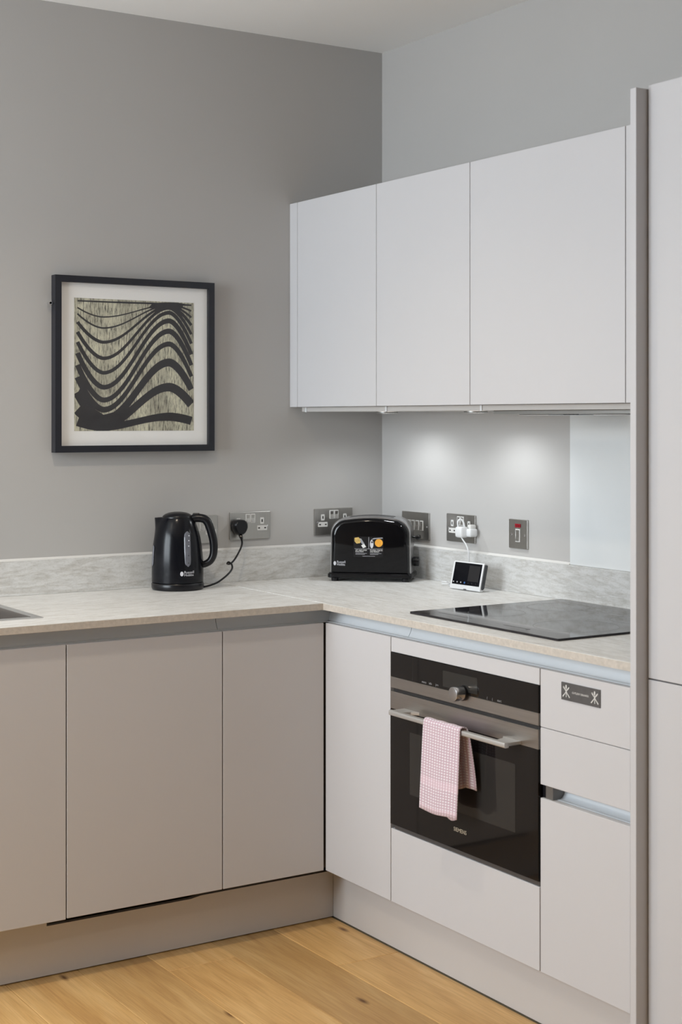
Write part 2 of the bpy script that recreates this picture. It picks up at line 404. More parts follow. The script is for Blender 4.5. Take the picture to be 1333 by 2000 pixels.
# ------------------------------------------------------------------ measured kitchen dimensions
DL, DR = 0.6101, -0.6041
ZB, ZT, ZW, TW = 0.1629, 0.8512, 0.9085, 0.019
ZU = ZW-TW
G = 0.0016
YA, YB = -1.3702, -0.9262
XC, XD, XE = 0.9331, 1.5331, 1.8486
FX, FY = DL+0.0172, DR-0.0172

# ------------------------------------------------------------------ setting
WT = 0.12
struct('ceiling', box(-WT, ROOM_X+WT, ROOM_Y-WT, WT, H, H+0.1), CEIL)
struct('wall_left', box(-WT, 0, ROOM_Y-WT, WT, -0.03, H), WALL)
struct('wall_back', box(0, ROOM_X, 0, WT, -0.03, H), WALL)
struct('wall_right', box(ROOM_X, ROOM_X+WT, ROOM_Y-WT, WT, -0.03, H), WALL)
bm = NB()
bx(bm, 0, WX0, ROOM_Y-WT, ROOM_Y, -0.03, H); bx(bm, WX1, ROOM_X, ROOM_Y-WT, ROOM_Y, -0.03, H)
bx(bm, WX0, WX1, ROOM_Y-WT, ROOM_Y, -0.03, WZ0); bx(bm, WX0, WX1, ROOM_Y-WT, ROOM_Y, WZ1, H)
struct('wall_front', bm, WALL)
bm = NB()
for a, b in ((WX0, WX0+.05), ((WX0+WX1)/2-.03, (WX0+WX1)/2+.03), (WX1-.05, WX1)): bx(bm, a, b, ROOM_Y-.09, ROOM_Y-.03, WZ0, WZ1)
for a, b in ((WZ0, WZ0+.05), (WZ1-.05, WZ1)): bx(bm, WX0, WX1, ROOM_Y-.088, ROOM_Y-.032, a, b)
win = struct('window_1', bm, WHITE)
mid = (WX0+WX1)/2
obj('pane', box(WX0+.05, mid-.03, ROOM_Y-.062, ROOM_Y-.058, WZ0+.05, WZ1-.05), WPANE, win)
obj('pane', box(mid+.03, WX1-.05, ROOM_Y-.062, ROOM_Y-.058, WZ0+.05, WZ1-.05), WPANE, win)
floor = struct('floor', box(0, ROOM_X, ROOM_Y, 0, -0.05, -0.016), mat('sub_floor', (0.10, 0.08, 0.06), 0.9))
# oak planks, each its own piece, running along x
PW = 0.1935; PL = 1.85; y = -0.535; row = 0
fixed = {0: 0.872, 2: 0.670, 1: 1.62, 3: 1.36, 4: 1.75, 5: 0.95}
plank_me = {}
while y > ROOM_Y+0.01:
    y0 = max(y-PW, ROOM_Y); st = fixed.get(row, random.uniform(0.1, 1.8))
    cuts = [0.45]; xx = st
    while xx < 0.5: xx += PL
    while xx < ROOM_X-0.1: cuts.append(xx); xx += PL
    cuts.append(ROOM_X)
    for a, b in zip(cuts, cuts[1:]):
        key = (round(b-a, 4), round(y-y0, 4))
        if key not in plank_me:
            o = obj('plank', box(0, b-a-.0006, 0, y-y0-.0006, -0.0155, 0.0, bev=0.0016), WOOD, floor)
            plank_me[key] = o.data
        else:
            o = bpy.data.objects.new('plank', plank_me[key]); C.objects.link(o); o.parent = floor
        o.location = (a+.0003, y0+.0003, 0)
    y -= PW; row += 1
bm = NB(); bx(bm, 0, 0.45, ROOM_Y, 0, -0.0155, -0.001); bx(bm, .45, ROOM_X, -0.535, 0, -0.0155, -0.001)
obj('underlay', bm, mat('underlay_board', (0.2, 0.16, 0.1), 0.8), floor)

# ceiling downlights (out of view: they light the room and glint in the toaster)
for i, (x, yy, lab) in enumerate([(1.05, -1.45, 'recessed ceiling downlight above the hob side of the floor'), (2.9, -1.45, 'recessed ceiling downlight nearest the tall cupboards'),
                             (1.05, -2.75, 'recessed ceiling downlight near the window on the picture wall side'), (2.9, -2.75, 'recessed ceiling downlight near the window, far from the picture wall')]):
    t = thing('ceiling_light', lab, 'light', (x, yy, H), group='recessed ceiling downlights')
    bm = NB()
    R = [[(r*math.cos(2*PI*k/32), r*math.sin(2*PI*k/32), z) for k in range(32)] for r, z in ((.045, -.0001), (.045, -.004), (.034, -.004), (.031, -.0012))]
    loft(bm, R, cap=False); obj('trim_ring', bm, WHITE, t, True, True)
    obj('lens', cyl(NB(), (0, 0, -.0012), .031, .002), LAMPW, t, True, True)
    d = bpy.data.lights.new('downlight', 'SPOT'); d.energy = DOWN_W*(1.0 if x < 2 else 0.4); d.color = (1.0, 0.85, 0.65); d.spot_size = math.radians(125); d.spot_blend = 0.9; d.shadow_soft_size = 0.035
    lo = bpy.data.objects.new('downlight', d); C.objects.link(lo); lo.location = (x, yy, H-.02)

# ------------------------------------------------------------------ base cabinets
def door(parent, name, axis, a, b, z0, z1, plane, m=CAB, thick=0.019):
    """front panel; axis 'x' = left run facing +x (spans y), axis 'y' = right run facing -y (spans x)"""
    if axis == 'x': return obj(name, box(plane-thick, plane, a+G, b-G, z0, z1, bev=0.0009), m, parent)
    return obj(name, box(a+G, b-G, plane, plane+thick, z0, z1, bev=0.0009), m, parent)
# left run
t = thing('sink_cabinet', 'pale base cupboard below the sink, cut by the left edge of the picture', 'cabinet', (0.3, -1.85, 0))
obj('body', box(0.012, DL-.021, -2.30, -1.96, ZB, ZU-.20), CABIN, t)
obj('base_panel', box(0.012, DL-.021, -1.96, YA-.002, ZB, ZB+.018), CABIN, t)
obj('side_panel', box(0.012, DL-.021, YA-.02, YA-.002, ZB+.018, ZT-.02), CABIN, t)
obj('back_panel', box(0.012, 0.02, -1.96, YA-.02, ZB+.018, ZT-.1), CABIN, t)
door(t, 'door', 'x', -2.27, YA, ZB-.002, ZT, DL)
t = thing('dishwasher_cabinet', 'pale integrated appliance door, widest whole front below the kettle', 'cabinet', (0.3, -1.15, 0))
obj('body', box(0.012, DL-.021, YA+.002, YB-.002, ZB, ZU-.002-.045), CABIN, t)
door(t, 'door', 'x', YA, YB, ZB, ZT, DL)
t = thing('corner_cabinet', 'L-shaped corner cupboard whose two tall narrow doors meet in the inner corner', 'cabinet', (0.3, -0.3, 0))
bm = NB(); cells(bm, [0.012, DL-.021, XC-.002], [YB+.002, DR+.021, -0.012], lambda i, j: not (i == 1 and j == 0), ZB, ZT-.006)
obj('body', bm, CABIN, t)
door(t, 'door', 'x', YB, DR-.003, ZB, ZT, DL)
door(t, 'door', 'y', DL+.001, XC, ZB, ZT, DR)
# rails behind the finger gap
def rail(label, axis, a, b, z0, z1, depth=0.026):
    """concave aluminium channel: lip, trough, back"""
    prof = [(-0.0005, 0.0014), (0.0120, 0.0014)]
    hh = z1-z0; N_ = 10; xx = 0.0135
    for k in range(N_+1):
        prof.append((xx, 0.0022+(hh-.0022)*k/N_)); xx += (hh-.0022)/N_*math.tan(math.radians(34*(1-(k+.5)/N_)))
    out = [(p[0]+0.0015, p[1]-0.0022) for p in prof[::-1]]; out[0] = (prof[-1][0]+.0025, z1-z0)
    poly = [(p[0]+.0012, p[1]+.0008) for p in prof]+out
    bm = NB()
    if axis == 'y': prism(bm, [(DR+.019+p[0], z0+p[1]) for p in poly], 0, a, b)
    else: prism(bm, [(DL-.019-p[0], z0+p[1]) for p in poly], 1, a, b)
    return tag(obj('handle_rail', bm, RAIL, None, True), label, 'handle rail', 'recessed aluminium handle rails')
rail('long recessed aluminium finger rail above the sink cupboard and widest front', 'x', -2.27, YB+.001, ZT-.001, ZU-.0005)
rail('short recessed finger rail over the shaded corner door under the worktop', 'x', YB+.0025, -.5625, ZT-.001, ZU-.0005)
rail('short bright finger rail over the narrow corner door beside the oven', 'y', .5665, 0.9655, ZT-.001, ZU-.0005)
rail('long bright finger rail running above the oven and the top drawer', 'y', 0.967, XE-.001, ZT-.001, ZU-.0005)
# oven housing
ZO0, ZO1 = 0.3600, 0.8122
t = thing('oven_cabinet', 'pale oven housing with a thin panel above and a wide panel under the oven', 'cabinet', (1.233, -0.3, 0))
bm = NB(); bx(bm, XC+.002, XC+.018, DR+.021, -.012, ZB, ZT-.006); bx(bm, XD-.018, XD-.002, DR+.021, -.012, ZB, ZT-.006)
bx(bm, XC+.018, XD-.018, DR+.021, -.012, ZB, ZB+.018); bx(bm, XC+.018, XD-.018, DR+.021, -.012, ZO0-.022, ZO0-.008)
obj('body', bm, CABIN, t)
door(t, 'top_panel', 'y', XC, XD, ZO1+.001, ZT, DR); door(t, 'lower_panel', 'y', XC, XD, ZB, ZO0-.006, DR)
# drawer unit
t = thing('drawer_cabinet', 'narrow pale drawer unit beside the oven with a small dark plaque', 'cabinet', (1.69, -0.3, 0))
obj('body', box(XD+.002, XE-.002, DR+.050, -.012, ZB, ZT-.006), CABIN, t)
door(t, 'drawer_front', 'y', XD, XE-.0195, 0.7198, ZT, DR); door(t, 'drawer_front', 'y', XD, XE-.0195, 0.5893, 0.7184, DR)
door(t, 'door', 'y', XD, XE-.0195, ZB, 0.5585, DR)
bm = NB(); prof = [(-0.0005, 0.0030), (0.008, 0.0030), (0.014, 0.0045), (0.020, 0.012), (0.0225, 0.022), (0.020, 0.032), (0.012, 0.036), (0.012, 0.0378), (0.0215, 0.0338), (0.0245, 0.022), (0.0215, 0.009), (0.015, -.0018), (0.006, -.0012), (-.0005, .0012)]
prism(bm, [(DR+.019+p[0], 0.5565+p[1]) for p in prof], 0, XD+.038, XE-.001)
obj('handle_rail', bm, RAIL, t, True, label='bright aluminium finger rail between drawer and door')
obj('end_cap', box(XD+.014, XD+.038, DR+.006, DR+.045, .5565, .592), mat('rail_end_cap', (.20, .19, .18), .4, .6), t)
obj('end_block', box(XD+.001, XD+.014, DR+.008, DR+.045, .5545, .592), BLKPLAST, t)
# plaque with crossed cutlery and a line of small capitals
bm = NB(); prism(bm, rrect(1.6086, 1.7359, .7937, .8330, .0008, 2), 1, DR-.0018, DR-.00005)
pq = obj('plaque', bm, PLAQ, t, label='small dark grey plaque with crossed cutlery emblems')
yp = DR-.0022
def flatpoly(bm, pts, y=yp, th=.0004): prism(bm, pts, 1, y-th/2, y+th/2)
def rot2(pts, c, a, o):
    ca, sa = math.cos(a), math.sin(a); return [(o[0]+c[0]+p[0]*ca-p[1]*sa, o[1]+c[1]+p[0]*sa+p[1]*ca) for p in pts]
for cx in (1.6086+.0170, 1.7359-.0170):
    bm = NB(); o = (cx, .8133)
    sp = [(.0021*math.cos(a), .0105+.0045*math.sin(a)) for a in [2*PI*k/14 for k in range(14)]]          # spoon bowl
    flatpoly(bm, rot2(sp, (0, 0), 0, o), yp-.0002); flatpoly(bm, rot2([(-.0009, -.0125), (.0009, -.0125), (.0009, .006), (-.0009, .006)], (0, 0), 0, o), yp+.0001)
    for s in (1, -1):
        a = s*math.radians(42)
        hd_ = [(.0009, .005), (.0017, .0095), (.0009, .0140), (-.0009, .0140), (-.0015, .0095), (-.0009, .005)] if s < 0 else [(.0009, .006), (.0017, .0095), (.0017, .0140), (.0008, .0140), (.0005, .0105), (-.0005, .0105), (-.0008, .0140), (-.0017, .0140), (-.0017, .0095), (-.0009, .006)]
        flatpoly(bm, rot2([(-.0009, -.0155), (.0009, -.0155)]+hd_, (0, 0), a, o), yp-.0001*s)
        flatpoly(bm, rot2([(-.0014, -.0165), (.0014, -.0165), (.0010, -.009), (-.0010, -.009)], (0, 0), a, o), yp+.0002*s)
    obj('cutlery_emblem', bm, LETTER, pq)
obj('lettering', face_text(text_bm('CUTLERY DRAWER', .0062, .0002, sx=1.02), ((1.6086+1.7359)/2, yp, .8133)), LETTER, pq)

# plinths
bm = NB()
PX, PY = DL-.0705, DR+.0705
prism(bm, [(-2.30, .003), (PY+.0, .003), (PY+.0, .133), (-.955, .133), (-.985, .1285), (-1.395, .1285), (-1.395, .1605), (-2.30, .1605)], 0, PX-.016, PX)
tag(origin_to(obj('plinth_board', bm, PLINTH), (PX, -1.4, 0)), 'shaded kick board under the sink-side cupboards, notched along its top', 'plinth')
tag(origin_to(obj('plinth_board', box(PX+.0006, XE, PY, PY+.016, .003, .1605, bev=.0006), PLINTH), (1.2, PY, 0)), 'light kick board running under the oven and the drawers', 'plinth')

# worktops
wl = NB(); xs = [0.0005, 0.085, 0.485, FX]; ys = [-2.35, -1.95, -1.414, FY-.0004]
cells(wl, xs, ys, lambda i, j: not (i == 1 and j == 1), ZU, ZW)
bmesh.ops.dissolve_limit(wl, angle_limit=.01, verts=wl.verts, edges=wl.edges)
es = [e for e in wl.edges if len(e.link_faces) == 2 and e.calc_face_angle(0) > 1]
bmesh.ops.bevel(wl, geom=es, offset=.0009, segments=2, affect='EDGES', profile=.5)
tag(origin_to(obj('worktop', wl, STONE_Y), (.3, -1.4, ZU)), 'pale streaked worktop holding the sink and the kettle', 'worktop')
wr = box(0.0005, XE-.0005, FY, -.0005, ZU, ZW, bev=.0009, seg=2)
tag(origin_to(obj('worktop', wr, STONE_X), (.9, -.3, ZU)), 'pale streaked worktop holding the toaster and the hob', 'worktop')
wts = [o for o in C.objects if o.name.startswith('worktop')]
EDGE = mat('beige_edge_banding', (0.56, 0.515, 0.46), 0.5, bump=0.1, bscale=300, var=0.10, vscale=120)
obj('edge_strip', box(FX-.0002, FX+.0008, -2.35, FY-.0012, ZU+.0006, ZW-.0008), EDGE, wts[0], label='beige front edge')
obj('edge_strip', box(FX+.0012, XE-.001, FY-.0008, FY+.0002, ZU+.0006, ZW-.0008), EDGE, wts[1], label='beige front edge')
HU = .1009; TU = .0112
tag(origin_to(obj('upstand', box(.0002, TU, -2.35, -.0003, ZW+.0002, ZW+HU, bev=.0007), UP_Y), (0, -1.2, ZW)), 'low pale stone upstand along the picture wall behind the kettle', 'upstand')
tag(origin_to(obj('upstand', box(TU+.0002, XE-.001, -TU, -.0002, ZW+.0002, ZW+HU, bev=.0007), UP_X), (.9, 0, ZW)), 'low pale stone upstand behind the toaster, display and hob', 'upstand')
bm = NB(); prism(bm, [(.0005, ZW+HU+.0002), (.0095, ZW+HU+.0002), (.0005, ZW+HU+.006)], 1, -2.35, -.012)
struct('trim_1', bm, SEAL)
bm = NB(); prism(bm, [(-.0005, ZW+HU+.0002), (-.0095, ZW+HU+.0002), (-.0005, ZW+HU+.006)], 0, .012, .9485)
struct('trim_2', bm, SEAL)
# sink
t = thing('sink', 'inset stainless steel sink at the left edge, seen at a low angle', 'sink', (.30, -1.68, ZW))
bm = NB(); xs = [.062, .086, .484, .508]; ys = [-1.974, -1.949, -1.416, -1.391]
cells(bm, xs, ys, lambda i, j: not (i == 1 and j == 1), ZW+.0002, ZW+.0022)
obj('rim', bm, SATIN, t)
bm = NB(); rings = []
for x0, x1, y0, y1, z, r in ((.0865, .4835, -1.9485, -1.4165, ZW+.0022, .012), (.0875, .4825, -1.9475, -1.4175, ZW-.004, .014), (.095, .475, -1.94, -1.425, ZW-.165, .03), (.12, .45, -1.91, -1.455, ZW-.18, .04)):
    rings.append([(p[0], p[1], z) for p in rrect(x0, x1, y0, y1, r, 6)])
R = loft(bm, rings, cap=False); bm.faces.new(R[-1])
obj('basin', bm, SINKM, t, True)
obj('waste', cyl(NB(), (.285, -1.68, ZW-.178), .035, .003), CHROME, t, True)

# ------------------------------------------------------------------ tall units on the right
PXP = 1.8486; DP = -.6248; ZP = 2.1081
tag(origin_to(obj('end_panel', box(PXP, PXP+.018, DP, -.0005, .0005, ZP, bev=.0008), CAB), (PXP, -.3, 0)), 'full-height pale end panel between the drawers and the tall cupboard', 'panel')
t = thing('tall_cabinet', 'tall pale cupboard cut by the right edge of the picture', 'cabinet', (2.17, -.3, 0))
XT0, XT1, DT = PXP+.0195, PXP+.0195+.62, -.5937
obj('body', box(XT0+.001, XT1, DT+.021, -.001, .10, 2.110), CABSIDE, t)
obj('kick_board', box(XT0+.001, XT1, DT+.06, DT+.076, .003, .099), PLINTH, t)
obj('door', box(XT0+.0015, XT1, DT, DT+.019, .8772, 2.1153, bev=.0012), CAB, t)
obj('door', box(XT0+.0015, XT1, DT, DT+.019, .105, .8742, bev=.0012), CAB, t)
t = thing('tall_cabinet', 'second tall pale cupboard, out of the picture beyond its neighbour', 'cabinet', (2.8, -.3, 0))
obj('body', box(XT1+.004, XT1+.6, DT+.021, -.001, .10, 2.110), CABSIDE, t)
obj('kick_board', box(XT1+.004, XT1+.6, DT+.06, DT+.076, .003, .099), PLINTH, t)
obj('door', box(XT1+.003, XT1+.6, DT, DT+.019, .105, 2.1153, bev=.0012), CAB, t)

# ------------------------------------------------------------------ wall cabinets
ZL, ZH, DU = 1.4561, 2.107, -.358
U = [0.0477, 0.4988, 0.9492, 1.5495, PXP-.0006]
tag(origin_to(obj('filler_panel', box(.0008, U[0]-.001, DU, -.001, ZL, ZH, bev=.0008), CAB), (0, -.18, ZL)), 'slim vertical filler strip at the left end of the wall cupboards', 'panel')
labs = ['leftmost full wall cupboard, its plain pale door next to the slim filler', 'middle pale wall cupboard above the hotspots, between narrow and wide doors', 'widest pale wall cupboard, above the white glass splashback', 'last wall cupboard, a sliver seen against the tall end panel']
for i in range(4):
    a, b = U[i], U[i+1]
    t = thing('wall_cabinet', labs[i], 'cabinet', ((a+b)/2, -.17, ZL), group='handleless wall cupboards')
    obj('body', box(a+.0008, b-.0008, DU+.021, -.001, ZL+.001, ZH-.001), CABSIDE, t)
    obj('door', box(a+G*.75, b-G*.75, DU, DU+.019, ZL, ZH, bev=.0009), CAB, t)
# light pelmet below
t = thing('light_pelmet', 'slim pale panel under the wall cupboards carrying the small lights', 'panel', (.9, -.17, ZL))
bm = box(.030, PXP-.002, DU+.028, -.002, ZL-.0150, ZL-.0005, bev=.0006)
obj('board', bm, CABSIDE, t)
for x in (.058, .512, .965):
    obj('clip', box(x-.004, x+.004, DU+.0245, DU+.0278, ZL-.0165, ZL-.0005, bev=.0006), WHITE, t)
for i, (x, yy) in enumerate(PUCKS):
    p = thing('cabinet_light', ['small round light under the cupboards, nearer the room corner', 'small round light under the cupboards, nearer the hood'][i], 'light', (x, yy, ZL-.015), group='under-cupboard lights')
    bm = NB(); R = [[(r*math.cos(2*PI*k/32), r*math.sin(2*PI*k/32), z) for k in range(32)] for r, z in ((.034, -.0002), (.034, -.004), (.032, -.0055), (.027, -.0055), (.026, -.003))]
    loft(bm, R, cap=False); obj('ring', bm, HOODM, p, True, True)
    obj('lens', cyl(NB(), (0, 0, -.0042), .026, .0024), LAMP, p, True, True)
    d = bpy.data.lights.new('cabinet_spot', 'SPOT'); d.energy = PUCK_W; d.color = (0.92, 0.97, 1.0); d.spot_size = math.radians(158); d.spot_blend = 0.65; d.shadow_soft_size = 0.02
    lo = bpy.data.objects.new('cabinet_spot', d); C.objects.link(lo); lo.location = (x, yy, ZL-.026)
# extractor hood
t = thing('extractor_hood', 'thin grey built-in extractor under the widest wall cupboard', 'extractor', (1.25, -.16, ZL-.0155))
obj('body', box(.985, 1.515, DU+.052, -.03, ZL-.0255, ZL-.0153, bev=.001), HOODM, t)
for x in (1.07, 1.36): obj('grease_filter', box(x, x+.12, DU+.07, -.06, ZL-.0285, ZL-.0257, bev=.0008), SATIN, t)
for k in range(4): obj('button', box(1.262+k*.014, 1.270+k*.014, DU+.057, DU+.066, ZL-.0275, ZL-.0257, bev=.0005), BLKPLAST, t)
# splashback
tag(origin_to(obj('splashback', box(.9498, 1.5498, -.0062, -.0003, ZW+HU+.0004, ZL-.0155, bev=.0006), SPLASH), (1.25, 0, 1.0)), 'glossy white glass splashback behind the hob', 'splashback')

# ------------------------------------------------------------------ hob
t = thing('hob', 'black glass induction hob set on the worktop in front of the white splashback', 'hob', (1.235, -.29, ZW))
bm = NB(); pts = rrect(.9395, 1.5315, -.5490, -.0290, .004, 4)
prism(bm, pts, 2, ZW+.0003, ZW+.0055); bmesh.ops.bevel(bm, geom=[e for e in bm.edges if all(abs(v.co.z-(ZW+.0055)) < 1e-5 for v in e.verts)], offset=.0012, segments=2, affect='EDGES', profile=.5)
hg = obj('glass', bm, HOBGLASS, t)
PRINT = mat('hob_print', (.004, .004, .004), .3); PRINTL = mat('hob_print_light', (.16, .16, .17), .4)
def strip(x0, x1, y0, y1, m, name='control_mark'): obj(name, box(x0, x1, y0, y1, ZW+.0055, ZW+.0057), m, hg)
strip(1.000, 1.140, -.498, -.495, PRINT); strip(1.275, 1.375, -.505, -.501, PRINT); strip(1.372, 1.375, -.515, -.501, PRINT)
for cx, cy, r in ((1.08, -.16, .085), (1.08, -.37, .075), (1.39, -.16, .075), (1.39, -.37, .105)):
    bm = NB(); n = 48
    A = [bm.verts.new((cx+r*math.cos(2*PI*k/n), cy+r*math.sin(2*PI*k/n), ZW+.0056)) for k in range(n)]
    B = [bm.verts.new((cx+(r-.0012)*math.cos(2*PI*k/n), cy+(r-.0012)*math.sin(2*PI*k/n), ZW+.0056)) for k in range(n)]
    for k in range(n): bm.faces.new((A[k], A[(k+1) % n], B[(k+1) % n], B[k]))
    obj('cooking_zone', bm, mat('hob_zone_print', (.035, .035, .037), .2), hg)

# ------------------------------------------------------------------ oven
OX0, OX1 = XC+.0028, XD-.0028
t = thing('oven', 'built-in black glass and steel compact oven with the pink towel on its handle', 'oven', (1.233, -.33, ZO0))
obj('housing', box(OX0+.02, OX1-.02, DR+.012, -.08, ZO0+.008, ZO1-.006), BLKPLAST, t)
cp = obj('control_panel', box(OX0, OX1, DR-.002, DR+.012, .7495, ZO1, bev=.0008), BLKGLASS, t)
obj('display', box(1.1646, 1.3042, DR-.0024, DR-.0019, .7567, .7963), DISPGLASS, cp)
obj('seam', box(1.034, 1.0352, DR-.0022, DR-.0019, .7495, ZO1-.001), HOLE, cp)
for x, s in ((1.085, 'menu'), (1.112, 'info'), (1.140, ')=='), (1.342, '('), (1.362, '('), (1.388, 'start')):
    obj('touch_symbol', face_text(text_bm(s, .0085, .0001), (x, DR-.0022, .7555)), GREYPR, cp)
obj('steel_strip', box(OX0, OX1, DR-.002, DR+.012, .7206, .7492, bev=.0006), STEEL, t)
dr = obj('door', box(OX0, OX1, DR-.003, DR+.012, .3665, .6662, bev=.0006), BLKGLASS, t)
obj('door_window', box(1.024, 1.449, DR-.0034, DR-.0029, .4595, .6185), WINGLASS, dr)
obj('lettering', face_text(text_bm('SIEMENS', .0140, .0002, sx=1.0), (1.2368, DR-.0034, .4150)), mat('gold_lettering', (.62, .56, .44), .4, .3), dr)
obj('door_band', box(OX0, OX1, DR-.003, DR+.012, .6666, .7118, bev=.0006), STEEL, t)
obj('gap', box(OX0+.006, OX1-.002, DR+.004, DR+.012, .7118, .7206), HOLE, t)
obj('bottom_trim', box(OX0+.012, OX1, DR+.003, DR+.012, ZO0-.005, .3665), mat('dark_trim', (.12, .115, .115), .4, .5), t)
# knob: faced steel disc on a black collar
kn = NB(); cyl(kn, (1.2500, DR-.022, .7530), .0175, .028, 1, 40, bev=.0012)
kb = obj('knob', kn, SATIN, t, True)
obj('knob_collar', cyl(NB(), (1.2500, DR-.0055, .7530), .0185, .007, 1, 40), BLKPLAST, kb, True)
# handle: slim bar on two flat arms
bar = NB(); prism(bar, rrect(-.6560, -.6430, .6640, .6765, .0028, 3), 0, .9995, 1.4695)
HSTEEL = mat('handle_steel', (0.70, 0.695, 0.68), 0.42, 0.85, var=0.02)
hd = obj('handle', bar, HSTEEL, t, True)
for x0, x1 in ((.9995, 1.055), (1.414, 1.4695)):
    bm = NB(); s = 1 if x0 < 1.2 else -1
    a, b = (x0, x1) if s > 0 else (x1, x0)
    prism(bm, [(a, -.644), (b-.012*s, -.644), (b-.006*s, -.622), (b+.010*s, DR-.0031), (a, DR-.0031)], 2, .6680, .6755)
    obj('handle_arm', bm, HSTEEL, hd)

# ------------------------------------------------------------------ tea towel over the handle
def towel():
    bm = NB(); uvl = bm.loops.layers.uv.new('UVMap')
    nx, x0, x1 = 26, 1.158, 1.306
    # path over the bar in (y,z), front bottom -> over -> back bottom
    path = [(-.6665, .462), (-.6655, .50), (-.6640, .54), (-.6628, .58), (-.6615, .62), (-.6606, .65), (-.6602, .668), (-.6590, .6785), (-.6545, .6822), (-.6490, .6828), (-.6420, .6810), (-.6385, .6770), (-.6370, .668), (-.6345, .65), (-.631, .62), (-.628, .59), (-.626, .56), (-.625, .528)]
    P = catmull([(0, p[0], p[1]) for p in path], 3)
    s = [0]
    for a, b in zip(P, P[1:]): s.append(s[-1]+(b-a).length)
    V = {}
    for j, p in enumerate(P):
        fr = 1-min(1, j/(len(P)*.38))          # 1 at front hem, 0 near the bar
        bk = max(0, (j-len(P)*.62)/(len(P)*.38))
        for i in range(nx+1):
            q = i/nx
            wx = x0+(x1-x0)*q
            wx += fr*(-.010*(1-q)-.002*q) + bk*(.018*q-.004)
            yy = p.y + fr*(.0022*math.sin(q*7+.5)) + fr*fr*(.004*math.sin(q*4+1)*q)
            yy += bk*.0065*math.sin(q*19+1.0)*(.4+.6*q)
            zz = p.z - fr*fr*(.004*math.sin(q*5.2)) + bk*bk*.008*math.sin(q*9)
            if fr == 0 and bk == 0: zz += .0006*math.sin(q*20)
            V[i, j] = bm.verts.new((wx, yy, zz))
    for j in range(len(P)-1):
        for i in range(nx):
            f = bm.faces.new((V[i, j], V[i+1, j], V[i+1, j+1], V[i, j+1]))
            for l, (a, b) in zip(f.loops, ((i, j), (i+1, j), (i+1, j+1), (i, j+1))): l[uvl].uv = ((x1-x0)*a/nx, s[b])
    # folded under-layer peeping out below the front hem, a second layer sewn to the same cloth
    m2 = {}
    for j in range(5):
        for i in range(9):
            q = i/8
            m2[i, j] = bm.verts.new((1.248+.046*q, -.6610+.0012*math.sin(q*6), .4640-.006*math.sin(q*PI)-.002*q+.015*j))
    for j in range(4):
        for i in range(8):
            f = bm.faces.new((m2[i, j], m2[i+1, j], m2[i+1, j+1], m2[i, j+1]))
            for l, (a, b) in zip(f.loops, ((i, j), (i+1, j), (i+1, j+1), (i, j+1))): l[uvl].uv = (.005*a, .005+.003*b)
    for f in bm.faces: f.smooth = True
    me = bpy.data.meshes.new('tea_towel'); bm.to_mesh(me); bm.free(); me.materials.append(TOWEL)
    o = bpy.data.objects.new('tea_towel', me); C.objects.link(o)
    sm = o.modifiers.new('thickness', 'SOLIDIFY'); sm.thickness = .0026; sm.offset = 0
    return o
tag(origin_to(towel(), (1.235, -.65, .68)), 'pink and white waffle tea towel hanging over the oven handle', 'towel')

# ------------------------------------------------------------------ sockets and switches (local frame: front is -y)
def plate(t, w, h=.086):
    bm = NB(); prism(bm, rrect(-w/2, w/2, -h/2, h/2, .0025, 3), 1, -.0055, -.0002)
    bmesh.ops.bevel(bm, geom=[e for e in bm.edges if all(abs(v.co.y+.0055) < 1e-6 for v in e.verts)], offset=.0012, segments=2, affect='EDGES', profile=.5)
    obj('plate', bm, STEELV, t, False, True)
    for x in (-w/2+.011, w/2-.011) if w > .1 else (-.030, .030):
        obj('screw', cyl(NB(), (x, -.0056, -.002), .0030, .0014, 1, 16, bev=.0004), CHROME, t, True, True)
def outlet(t, x):
    a = NB(); prism(a, rrect(x-.0065, x+.0065, .0040, .0240, .002, 3), 1, -.0063, -.0050); e = obj('socket_insert', a, OFFWH, t, False, True)
    obj('pin_hole', box(x-.0022, x+.0022, -.0066, -.0062, .0095, .0185), HOLE, e, False, True)
    a = NB(); prism(a, rrect(x-.0180, x+.0180, -.0165, -.0010, .002, 3), 1, -.0063, -.0050); e = obj('socket_insert', a, OFFWH, t, False, True)
    for s in (-1, 1): obj('pin_hole', box(x+s*.0110-.0032, x+s*.0110+.0032, -.0066, -.0062, -.0110, -.0070), HOLE, e, False, True)
def rocker(t, x, z, w=.0165, h=.0285, mm=None, fm=None):
    a = NB(); prism(a, rrect(x-w/2, x+w/2, z-h/2, z+h/2, .0015, 3), 1, -.0072, -.0050); e = obj('switch_frame', a, fm or OFFWH, t, False, True)
    a = NB(); prism(a, [(-.0072, z-h/2+.003), (-.0098, z-h/2+.003), (-.0076, z+.001), (-.0086, z+h/2-.003), (-.0072, z+h/2-.003)], 0, x-w/2+.003, x+w/2-.003)
    obj('rocker', a, mm or STEELV, e, False, True)
def double(name_label, x, y, z, rot):
    t = thing('wall_socket', name_label, 'socket', (x, y, z), rot, 'brushed metal double sockets')
    plate(t, .146); outlet(t, -.0425); outlet(t, .0425); rocker(t, -.0088, .0225); rocker(t, .0088, .0225)
    return t
L90 = PI/2
t = thing('wall_socket', 'metal single socket half hidden behind the kettle handle', 'socket', (.0, -.6640, 1.0765), L90)
plate(t, .086); rocker(t, -.012, .010, .0165, .030); outlet(t, .0185)
double('metal double socket with the kettle\'s black plug in its left side', .0, -.5055, 1.0825, L90)
double('metal double socket on the picture wall, partly hidden by the toaster', .0, -.1938, 1.0845, L90)
double('metal double socket holding a white plug adaptor above the smart display', .4410, .0, 1.0805, 0)
t = thing('switch_panel', 'metal four-gang switch plate just right of the toaster', 'switch', (.1985, .0, 1.0755), 0)
plate(t, .150)
